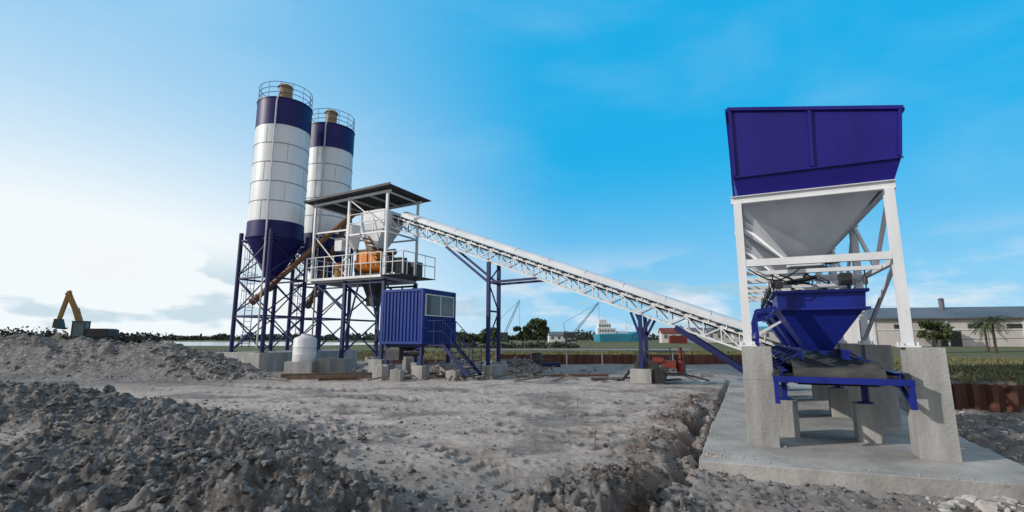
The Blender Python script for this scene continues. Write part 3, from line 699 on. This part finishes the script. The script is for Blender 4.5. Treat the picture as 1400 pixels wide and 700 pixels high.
e=empty('diesel_water_pump',(5.75,19.6,tz(5.75,19.6)),-20)
b=MB(); 
for y in (-.35,.35): b.beam((-.9,y,.35),(.9,y,.35),.07)
for x in (-.9,0,.9): b.beam((x,-.35,.35),(x,.35,.35),.06)
b.beam((.9,0,.35),(1.7,0,.15),.06); b.tube((.35,-.1,.6),(.35,-.1,1.35),.03,n=8)
for y in (-.33,.33): b.beam((-.85,y,.35),(-.85,y,1.2),.04); b.beam((.85,y,.35),(.85,y,1.2),.04); b.beam((-.85,y,1.2),(.85,y,1.2),.04)
b.box((-.45,0,.62),(.7,.45,.45)); b.tube((-.8,-.25,.65),(-.8,.25,.65),.2,n=18); b.box((.1,-.1,.5),(.3,.5,.25)); b.finish('chassis_engine','steel',e,bevel=.01)
b=MB(); b.box((.3,0,.72),(.5,.4,.3)); b.tube((-.3,-.1,.85),(.1,-.1,.85),.14,n=14); b.lathe([(.01,.4),(.15,.42),(.18,.6),(.14,.8),(.07,.88),(.07,1.35),(.01,1.36)],18,(.72,.1)); b.finish('red_housing','red',e,smooth=True)
b=MB()
for y in (-.45,.45):
    b.tube((-.1,y-.06,.26),(-.1,y+.06,.26),.27,n=22)
    b.tube((-.75,y-.05,.2),(-.75,y+.05,.2),.2,n=18)
b.path([(-.9,0,.6),(-1.2,.1,.45),(-1.5,.3,.1),(-2.1,.6,.06),(-2.8,.3,.06)],.06,8)
b.finish('wheels_and_hose','black',e,smooth=True)
e=empty('steel_drum',(1.3,27,tz(1.3,27))); b=MB(); b.lathe([(.01,0),(.29,0),(.3,.3),(.315,.31),(.3,.33),(.3,.6),(.315,.61),(.3,.63),(.29,.9),(.27,.88),(.01,.88)],24); b.finish('drum','black',e,smooth=True)

def corr(name,p,q,z0,z1,per=.35,am=.07):
    e=empty(name,(0,0,0)); p=Vector((*p,0));q=Vector((*q,0)); L=(q-p).length; d=(q-p)/L; n_=Vector((-d.y,d.x,0)); N=int(L/per*4); b=MB(); vs=[]
    for i_ in range(N+1):
        o=am*(1 if (i_%4) in (1,2) else -1); c=p+d*(i_*L/N)+n_*o; vs+=[(c.x,c.y,z0),(c.x,c.y,z1+random.uniform(-.02,.02))]
    b.add(vs,[(2*i_,2*i_+2,2*i_+3,2*i_+1) for i_ in range(N)]); b.finish('sheets','rust',e,solid=.012)
corr('sheet_pile_wall',(CL[0]+4.1*rx+6.5*dx_,CL[1]+4.1*ry+6.5*dy_),(CL[0]+13*rx+6.5*dx_,CL[1]+13*ry+6.5*dy_),-.3,.6)
corr('sheet_pile_wall',(-1.0,33.6),(15,33.0),-.2,.62,.5,.06)
e=empty('pipeline',(0,0,0)); b=MB(); b.tube((-1.5,31.6,.95),(11,31.3,.98),.05,n=10)
for x in np.arange(-1,11,2.2): b.beam((x,31.55,-.1),(x,31.55,.9),.07)
b.finish('pipe','pipe',e)
stick('steel_pile_stack',(-9,33),(-2,33.2),.3,'rust'); stick('steel_pile_stack',(-.5,29.6),(2.8,29.3),.25,'blueleg')

# ---------------------------------------------------------------- excavator
ex=empty('excavator',(-45.3,54,.9),12); ex.scale=(.85,.85,.85)
b=MB()
for y in (-1.2,1.2):
    b.bb(-1.7,1.7,y-.3,y+.3,.1,.85); b.tube((-1.7,y-.3,.47),(-1.7,y+.3,.47),.375,n=16); b.tube((1.7,y-.3,.47),(1.7,y+.3,.47),.375,n=16)
b.bb(-1,1,-1,1,.5,1.0); b.finish('tracks','steel',ex)
b=MB(); b.bb(.1,2.4,-1.25,1.25,1.05,2.1); b.bb(-1.2,.1,-.2,1.25,1.05,1.7); b.bb(1.9,2.7,-1.2,1.2,1.1,2.0); b.finish('house','roof',ex,bevel=.08)
b=MB(); b.bb(-1.3,.05,-1.25,-.3,1.1,2.9); b.finish('cab_glass','glass',ex,bevel=.05)
b=MB()
for x in (-1.3,.05):
    for y in (-1.27,-.28): b.beam((x,y,1.05),(x,y,2.95),.1)
b.bb(-1.38,.12,-1.32,-.22,2.9,3.02); b.finish('cab_frame','steel',ex)
b=MB()
b.beam((-.8,0,1.7),(-1.9,0,4.6),.45,.6,up=(1,0,0)); b.beam((-1.85,0,4.4),(-3.0,0,6.6),.4,.5,up=(1,0,0)); b.beam((-2.8,0,6.8),(-3.5,0,3.3),.32,.42,up=(1,0,0))
b.beam((-.9,.25,1.5),(-1.7,.25,4.0),.14); b.beam((-2.1,0,5.3),(-2.8,0,6.9),.14)
b.finish('boom_and_stick','yellow',ex)
b=MB(); b.hexa([(-3.9,-.5,2.2),(-2.9,-.5,2.0),(-2.9,.5,2.0),(-3.9,.5,2.2),(-3.8,-.5,3.3),(-3.3,-.5,3.3),(-3.3,.5,3.3),(-3.8,.5,3.3)])
for y in (-.4,-.13,.13,.4): b.beam((-2.9,y,2.05),(-2.6,y,2.2),.08)
b.finish('bucket','steel',ex)

# ---------------------------------------------------------------- vegetation
def leaves(C,R,n,s,squash=.8):
    p=rng.standard_normal((n,3)); p/=np.linalg.norm(p,axis=1)[:,None]; p*=(rng.random(n)**.4)[:,None]*R; p[:,2]*=squash; p+=C
    a=rng.standard_normal((n,3)); a/=np.linalg.norm(a,axis=1)[:,None]; t=rng.standard_normal((n,3)); bb=np.cross(a,t); bb/=np.linalg.norm(bb,axis=1)[:,None]
    k=(s*rng.uniform(.6,1.3,n))[:,None]; a=a*k; bb=bb*k*.6
    return np.stack([p-a,p+bb,p+a,p-bb],1).reshape(-1,3)
def tree(loc,H=6,W=4,name='broadleaf_tree',ncl=16,nl=90,ls=.16,mat='leaf'):
    e=empty(name,loc,random.uniform(0,360)); b=MB(); ps=[Vector((0,0,0)),Vector((.1,.05,H*.25)),Vector((-.05,.1,H*.5)),Vector((.05,0,H*.75))]
    rs=[.035*H,.027*H,.018*H,.008*H]
    for i_ in range(3): b.tube(ps[i_],ps[i_+1],rs[i_],rs[i_+1],n=8)
    Vs=[]
    for k in range(ncl):
        an=random.uniform(0,6.28); r=W/2*random.uniform(.2,.85); z=H*random.uniform(.4,.95)*(1-.12*r/W); r*=1-.5*max(0,(z/H-.7))
        c=Vector((r*math.cos(an),r*math.sin(an),z)); st=ps[1].lerp(ps[3],random.random()*.8); b.tube(st,c,.009*H,.003*H,n=5)
        Vs.append(leaves(np.array(c),W*random.uniform(.12,.24),nl,ls))
    b.finish('trunk','bark',e); V=np.vstack(Vs); o=np_mesh('crown',V,np.arange(len(V)).reshape(-1,4),mat,smooth=False); o.parent=e
tree((5.2,100,0),6.0,4.4,ls=.3); tree((2.2,104,0),4.0,4,ls=.3); tree((-4,88,0),3.2,4.5,ls=.3); tree((-9,96,0),3.0,5,ls=.3)
tree((84,100,0),5.0,6,ls=.35); tree((101,92,0),6,5,ls=.35)
def palm(loc,H=4.5):
    e=empty('palm_tree',loc,random.uniform(0,360)); b=MB(); b.tube((0,0,0),(.15,0,H*.55),.16,.12,n=8); b.tube((.15,0,H*.55),(.3,.05,H),.12,.09,n=8); b.finish('trunk','bark',e)
    b=MB()
    for k in range(34):
        an=k*2.4; el=random.uniform(-.2,1.2); Lf=random.uniform(1.5,2.2); prev=None
        for q in range(7):
            t_=q/6; rad=Lf*t_*math.cos(el*(1-t_*.5)); z=H+Lf*t_*math.sin(el)-1.3*t_*t_*Lf*.6
            c=Vector((.3+rad*math.cos(an),.05+rad*math.sin(an),z)); 
            if prev is not None:
                s_=Vector((-math.sin(an),math.cos(an),0))
                for m_ in range(3):
                    cc=prev.lerp(c,m_/3)
                    for sg in (-1,1):
                        tip=cc+s_*sg*.42*(1-.5*t_)+(c-prev)*.7+Vector((0,0,-.12)); b.add([cc,cc+(c-prev)*.22,tip],[(0,1,2)])
            prev=c
    b.finish('fronds','leaf',e)
palm((54.5,57,.0),3.7); palm((58.3,62,0),3.2); palm((68.5,64,0),4.4)
Vs=[]
for k in range(1500):
    x=rng.uniform(-900,900); y=rng.uniform(330,420)
    dens=fbm(np.array([x/60.]),np.array([.5]),3,101)[0]
    if dens<-.35: continue
    h=2.5+5*max(0,dens+.3)*rng.uniform(.6,1.1)
    Vs.append(leaves(np.array([x,y,h*.45]),h,22,1.3,.6))
for k in range(260):
    x=rng.uniform(-175,-88); y=rng.uniform(118,130)+(x+88)*-.1; h=rng.uniform(1.5,4.5)*(1 if x<-118 else .55); Vs.append(leaves(np.array([x,y,h*.5]),h*.75,40,.45,.8))
for k in range(90):
    x=rng.uniform(-16,12); y=rng.uniform(85,92); h=rng.uniform(.5,1.3); Vs.append(leaves(np.array([x,y,h*.4]),h,26,.22,.7))
V=np.vstack(Vs); np_mesh('distant_tree_line',V,np.arange(len(V)).reshape(-1,4),'leafd',smooth=False)
n=22000; rl=rng.uniform(4.6,34,n); dl=rng.uniform(7.2,40,n); x=CL[0]+rl*rx+dl*dx_; y=CL[1]+rl*ry+dl*dy_
n2=7000; x=np.concatenate([x,rng.uniform(-26,26,n2)]); y=np.concatenate([y,rng.uniform(37,62,n2)])
z,_,_,gm=terrain(x,y); k=(gm>.5)&(rng.random(len(x))<.25+.75*(fbm(x/2.2,y/2.2,3,5)>0)); x=x[k];y=y[k];z=z[k]; n=len(x)
bl=[]
for q in range(4):
    a=rng.uniform(0,6.28,n); h=rng.uniform(.05,.17,n)*(1+.8*(y>30)); w=.014+.0012*y; ox=rng.normal(0,.09,n); oy=rng.normal(0,.09,n); lx=rng.normal(0,.06,n); ly=rng.normal(0,.06,n)
    p0=np.stack([x+ox-w*np.cos(a),y+oy-w*np.sin(a),z-.01],1); p1=np.stack([x+ox+w*np.cos(a),y+oy+w*np.sin(a),z-.01],1); p2=np.stack([x+ox+lx,y+oy+ly,z+h],1); bl.append(np.stack([p0,p1,p2],1))
V=np.concatenate(bl).reshape(-1,3); np_mesh('grass',V,np.arange(len(V)).reshape(-1,3),'grass',smooth=False)

e=empty('wire_fence',(0,0,0)); b=MB(); pp=[]
for k in range(12):
    rl=4.9+k*2.4; dl_=9.5+k*.5; x=CL[0]+rl*rx+dl_*dx_; y=CL[1]+rl*ry+dl_*dy_; z=tz(x,y); pp.append((x,y,z)); b.tube((x,y,z-.1),(x+random.uniform(-.04,.04),y,z+1.2),.035,n=7)
b.finish('posts','wood',e); b=MB()
for h in (.35,.75,1.12):
    for a,c in zip(pp[:-1],pp[1:]): b.tube((a[0],a[1],a[2]+h),(c[0],c[1],c[2]+h),.007,n=4,cap=False)
b.finish('wires','steel',e)

# ---------------------------------------------------------------- distant buildings etc
e=empty('warehouse',(76,106,0),-14); b=MB(); Lw=95; Dw=26; he=5.6; hr=8.3
b.bb(0,Lw,0,Dw,-.5,he); b.add([(0,0,he),(0,Dw,he),(0,Dw/2,hr)],[(0,2,1)]); b.finish('walls','shed',e)
b=MB(); o=.8
b.hexa([(-o,-o,he-.1),(Lw+o,-o,he-.1),(Lw+o,Dw/2,hr),(-o,Dw/2,hr),(-o,-o,he+.2),(Lw+o,-o,he+.2),(Lw+o,Dw/2,hr+.3),(-o,Dw/2,hr+.3)])
b.hexa([(-o,Dw/2,hr+.01),(Lw+o,Dw/2,hr+.01),(Lw+o,Dw+o,he-.1),(-o,Dw+o,he-.1),(-o,Dw/2,hr+.3),(Lw+o,Dw/2,hr+.3),(Lw+o,Dw+o,he+.2),(-o,Dw+o,he+.2)])
b.tube((18,Dw/2-3,hr-.8),(18,Dw/2-3,hr+1.8),.5,n=12); b.tube((18,Dw/2-3,hr+1.8),(18,Dw/2-3,hr+2.2),.7,.3,n=12)
b.finish('roof','shedroof',e)
b=MB()
for x in np.arange(4,Lw-2,6.5): b.bb(x,x+3.2,-.06,0.02,3.6,4.5)
for x in (12,38,64): b.bb(x,x+3.6,-.08,0.02,0,3.1)
b.finish('openings','roof',e)
b=MB()
for x in np.arange(.3,Lw,6.5): b.bb(x-.2,x+.2,-.2,0.03,-.3,he-.15)
b.bb(0,Lw,-.12,0.01,3.25,3.4); b.finish('pilasters','tank',e)

def house(name,loc,rz,w,d,h,rh,wall,roof,nw=4):
    e=empty(name,loc,rz); b=MB(); b.bb(0,w,0,d,-.3,h); b.add([(0,0,h),(0,d,h),(0,d/2,h+rh)],[(0,2,1)]); b.add([(w,0,h),(w,d,h),(w,d/2,h+rh)],[(0,1,2)]); b.finish('walls',wall,e)
    b=MB(); b.hexa([(-.3,-.4,h-.1),(w+.3,-.4,h-.1),(w+.3,d/2,h+rh),(-.3,d/2,h+rh),(-.3,-.4,h+.1),(w+.3,-.4,h+.1),(w+.3,d/2,h+rh+.2),(-.3,d/2,h+rh+.2)])
    b.hexa([(-.3,d/2,h+rh),(w+.3,d/2,h+rh),(w+.3,d+.4,h-.1),(-.3,d+.4,h-.1),(-.3,d/2,h+rh+.2),(w+.3,d/2,h+rh+.2),(w+.3,d+.4,h+.1),(-.3,d+.4,h+.1)]); b.finish('roof',roof,e)
    b=MB()
    for k in range(nw):
        x=w*(k+.5)/nw; b.bb(x-.5,x+.5,-.06,.02,h*.45,h*.8)
    b.finish('windows','glass',e)
house('red_roofed_house',(52,175,0),-8,8,6,3.4,1.6,'shed','red',3)
house('harbour_office',(66,185,0),-5,14,8,3.8,1.5,'shed','shedroof',5)
house('storage_shed',(14,190,0),0,10,8,2.8,1.1,'tank','shedroof',4)
house('storage_shed',(88,200,0),-6,22,10,4.6,1.5,'shed','cyan',6)
e=empty('moored_ship',(33,205,0),4); b=MB()
hull=[(0,0),(2,-2.6),(15,-2.8),(19,0),(15,2.8),(2,2.6)]; k=len(hull)
b.add([(x*.96+.4,y*.9,.2) for x,y in hull]+[(x,y,3.2+(1.2 if x>18 else 0)) for x,y in hull],[tuple(range(k))[::-1],tuple(range(k,2*k))]+[(i_,(i_+1)%k,k+(i_+1)%k,k+i_) for i_ in range(k)]); b.finish('hull','cyan',e)
b=MB(); b.bb(1.5,9,-2,2,3.2,5.6); b.bb(2,7,-1.6,1.6,5.6,7.5); b.bb(2.5,5.5,-1.3,1.3,7.5,9.0); b.tube((4,0,9),(4,0,12),.12,n=6); b.bb(9.5,14,-1.8,1.8,3.2,4.4); b.beam((14,0,3.3),(14,0,8.5),.2); b.beam((14,0,5),(18,0,9),.15); b.finish('superstructure','tank',e)
b=MB(); 
for x in np.arange(2.2,8.6,1.1): b.bb(x,x+.6,-2.05,-1.9,4.2,5.0)
for x in np.arange(2.3,6.6,1.0): b.bb(x,x+.6,-1.65,-1.5,6.2,7.0)
b.finish('portholes','glass',e)
def crane(loc,ang,L,sgn):
    e=empty('lattice_boom_crane',loc,0); b=MB(); b.bb(-2,2,-1.5,1.5,.3,1.3); b.bb(-2.6,1.6,-1.3,1.3,1.5,3.6)
    c,s_=math.cos(ang)*sgn,math.sin(ang); 
    def pt(t_,o,y): return (c*t_-s_*o*sgn,y,2+s_*t_+abs(c)*o)
    for o in (-.35,.35):
        for y in (-.35,.35): b.beam(pt(0,o,y),pt(L,o*.5,y*.5),.14)
    t_=0;k=0
    while t_<L-1: b.beam(pt(t_,.35 if k%2 else -.35,-.35),pt(t_+1,-.35 if k%2 else .35,-.35),.1); t_+=1;k+=1
    b.beam((-sgn*2,0,3.6),(-sgn*2.5,0,7),.15); b.tube((-sgn*2.5,0,7),pt(L,0,0),.05,n=4); tip=pt(L,0,0); b.tube(tip,(tip[0],0,5),.05,n=4)
    b.finish('boom_and_body','steel',e)
crane((-3,175,0),math.radians(66),14,1); crane((21,180,0),math.radians(50),16,1)
for (x,y,c) in ((47,150,'red'),(53,152,'tank')):
    e=empty('shipping_container',(x,y,0),-6); b=MB(); b.bb(0,5,0,2.4,.1,2.4)
    for q in np.arange(.15,4.9,.3): b.bb(q,q+.14,-.05,.01,.2,2.3)
    b.finish('box',c,e)

M['water']=mk('river_water',(.25,.32,.36),(.3,.36,.4),.12,.05,.1,spec=.6)
b=MB(); b.add([(-170,118,.06),(-45,105,.06),(-20,150,.06),(-90,210,.06),(-330,260,.06)],[(0,1,2,3,4)]); b.finish('river_water','water')

# ---------------------------------------------------------------- light and sky
SUN_AZ=math.radians(-104); SUN_EL=math.radians(24)
sv=Vector((math.sin(SUN_AZ)*math.cos(SUN_EL),math.cos(SUN_AZ)*math.cos(SUN_EL),math.sin(SUN_EL)))
sl=bpy.data.lights.new('sun','SUN'); sl.energy=3.1; sl.angle=math.radians(.8); sl.color=(1,.92,.82); so=bpy.data.objects.new('sun',sl); sc.collection.objects.link(so); so.rotation_euler=sv.to_track_quat('Z','Y').to_euler(); so.location=(-30,-10,30)
w=bpy.data.worlds.new('World'); sc.world=w; w.use_nodes=True; nt=w.node_tree; L=nt.links.new
bg=nt.nodes['Background']; bg.inputs[1].default_value=.12
sk=nn(nt,'ShaderNodeTexSky',sky_type='NISHITA'); sk.sun_disc=False; sk.sun_elevation=SUN_EL; sk.sun_rotation=SUN_AZ; sk.air_density=1.0; sk.dust_density=.6; sk.ozone_density=2.0
tc=nn(nt,'ShaderNodeTexCoord'); nv=nn(nt,'ShaderNodeVectorMath',operation='NORMALIZE'); L(tc.outputs['Generated'],nv.inputs[0])
sx=nn(nt,'ShaderNodeSeparateXYZ'); L(nv.outputs[0],sx.inputs[0])
def mr(v,a,b_,c=0,d=1,sm=True):
    r=nn(nt,'ShaderNodeMapRange'); r.interpolation_type='SMOOTHSTEP' if sm else 'LINEAR'
    for i_,q in ((1,a),(2,b_),(3,c),(4,d)): r.inputs[i_].default_value=q
    L(v,r.inputs[0]); return r.outputs[0]
def ma(op,a,b_,clamp=False):
    m=nn(nt,'ShaderNodeMath',operation=op); m.use_clamp=clamp
    for i_,q in ((0,a),(1,b_)):
        if isinstance(q,(int,float)): m.inputs[i_].default_value=q
        else: L(q,m.inputs[i_])
    return m.outputs[0]
def mixw(f,a,b_,blend='MIX'):
    x=nn(nt,'ShaderNodeMix',data_type='RGBA',blend_type=blend)
    if isinstance(f,float): x.inputs[0].default_value=f
    else: L(f,x.inputs[0])
    for i_,v in ((6,a),(7,b_)):
        if isinstance(v,tuple): x.inputs[i_].default_value=c4(v)
        else: L(v,x.inputs[i_])
    return x.outputs[2]
tint=mixw(1.0,sk.outputs[0],(.25,1.25,1.25),'MULTIPLY')
tint=mixw(.88,tint,(.12,3.7,7.2))
Lh=Vector((-.86,.50,.06)).normalized()
dt=nn(nt,'ShaderNodeVectorMath',operation='DOT_PRODUCT'); L(nv.outputs[0],dt.inputs[0]); dt.inputs[1].default_value=Lh
glow=mr(dt.outputs['Value'],.38,1.0); hor=mr(sx.outputs['Z'],.55,0.0)
f=ma('ADD',ma('MULTIPLY',glow,ma('ADD',ma('MULTIPLY',hor,.75),.34)),ma('MULTIPLY',mr(sx.outputs['Z'],.36,-.05),.36),True)
col=mixw(f,tint,(7.5,8.0,8.2))
mp=nn(nt,'ShaderNodeMapping'); mp.inputs['Scale'].default_value=(2.2,2.2,7.5); L(nv.outputs[0],mp.inputs[0])
n1=nn(nt,'ShaderNodeTexNoise'); n1.inputs['Scale'].default_value=2.0; n1.inputs['Detail'].default_value=6; n1.inputs['Roughness'].default_value=.55; L(mp.outputs[0],n1.inputs['Vector'])
band=mr(sx.outputs['Z'],.20,.03); cl=ma('MULTIPLY',mr(n1.outputs['Fac'],.48,.64),band)
col=mixw(ma('MULTIPLY',cl,.75),col,(7.7,7.4,7.4))
mp2=nn(nt,'ShaderNodeMapping'); mp2.inputs['Scale'].default_value=(2.6,2.6,9); mp2.inputs['Location'].default_value=(3.1,1.2,.4); L(nv.outputs[0],mp2.inputs[0])
n2=nn(nt,'ShaderNodeTexNoise'); n2.inputs['Scale'].default_value=1.8; n2.inputs['Detail'].default_value=6; n2.inputs['Roughness'].default_value=.5; L(mp2.outputs[0],n2.inputs['Vector'])
cl2=ma('MULTIPLY',mr(n2.outputs['Fac'],.53,.60),mr(sx.outputs['Z'],.17,.09))
col=mixw(ma('MULTIPLY',cl2,.6),col,(3.3,5.0,6.0))
mp3=nn(nt,'ShaderNodeMapping'); mp3.inputs['Scale'].default_value=(1.2,2.4,3.5); mp3.inputs['Rotation'].default_value=(0,.3,.5); L(nv.outputs[0],mp3.inputs[0])
n3=nn(nt,'ShaderNodeTexNoise'); n3.inputs['Scale'].default_value=2.0; n3.inputs['Detail'].default_value=5; n3.inputs['Roughness'].default_value=.5; n3.inputs['Distortion'].default_value=.4; L(mp3.outputs[0],n3.inputs['Vector'])
col=mixw(ma('MULTIPLY',mr(n3.outputs['Fac'],.45,.85),.13),col,(6.0,7.5,8.1))
fill_sky=ma('MAXIMUM',mr(sx.outputs['Y'],.12,-.35),mr(sx.outputs['Z'],.70,.92))  # pale sky behind and above the view, added as neutral fill light
col=mixw(ma('MULTIPLY',fill_sky,.85),col,(5.6,5.45,5.3))
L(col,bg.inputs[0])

# ---------------------------------------------------------------- camera
cd=bpy.data.cameras.new('camera'); cam=bpy.data.objects.new('camera',cd); sc.collection.objects.link(cam); sc.camera=cam
cam.location=(0,0,1.7); cam.rotation_euler=(math.radians(90+9.35),0,0); cd.sensor_width=36; cd.lens=17.49; cd.clip_start=.05; cd.clip_end=12000
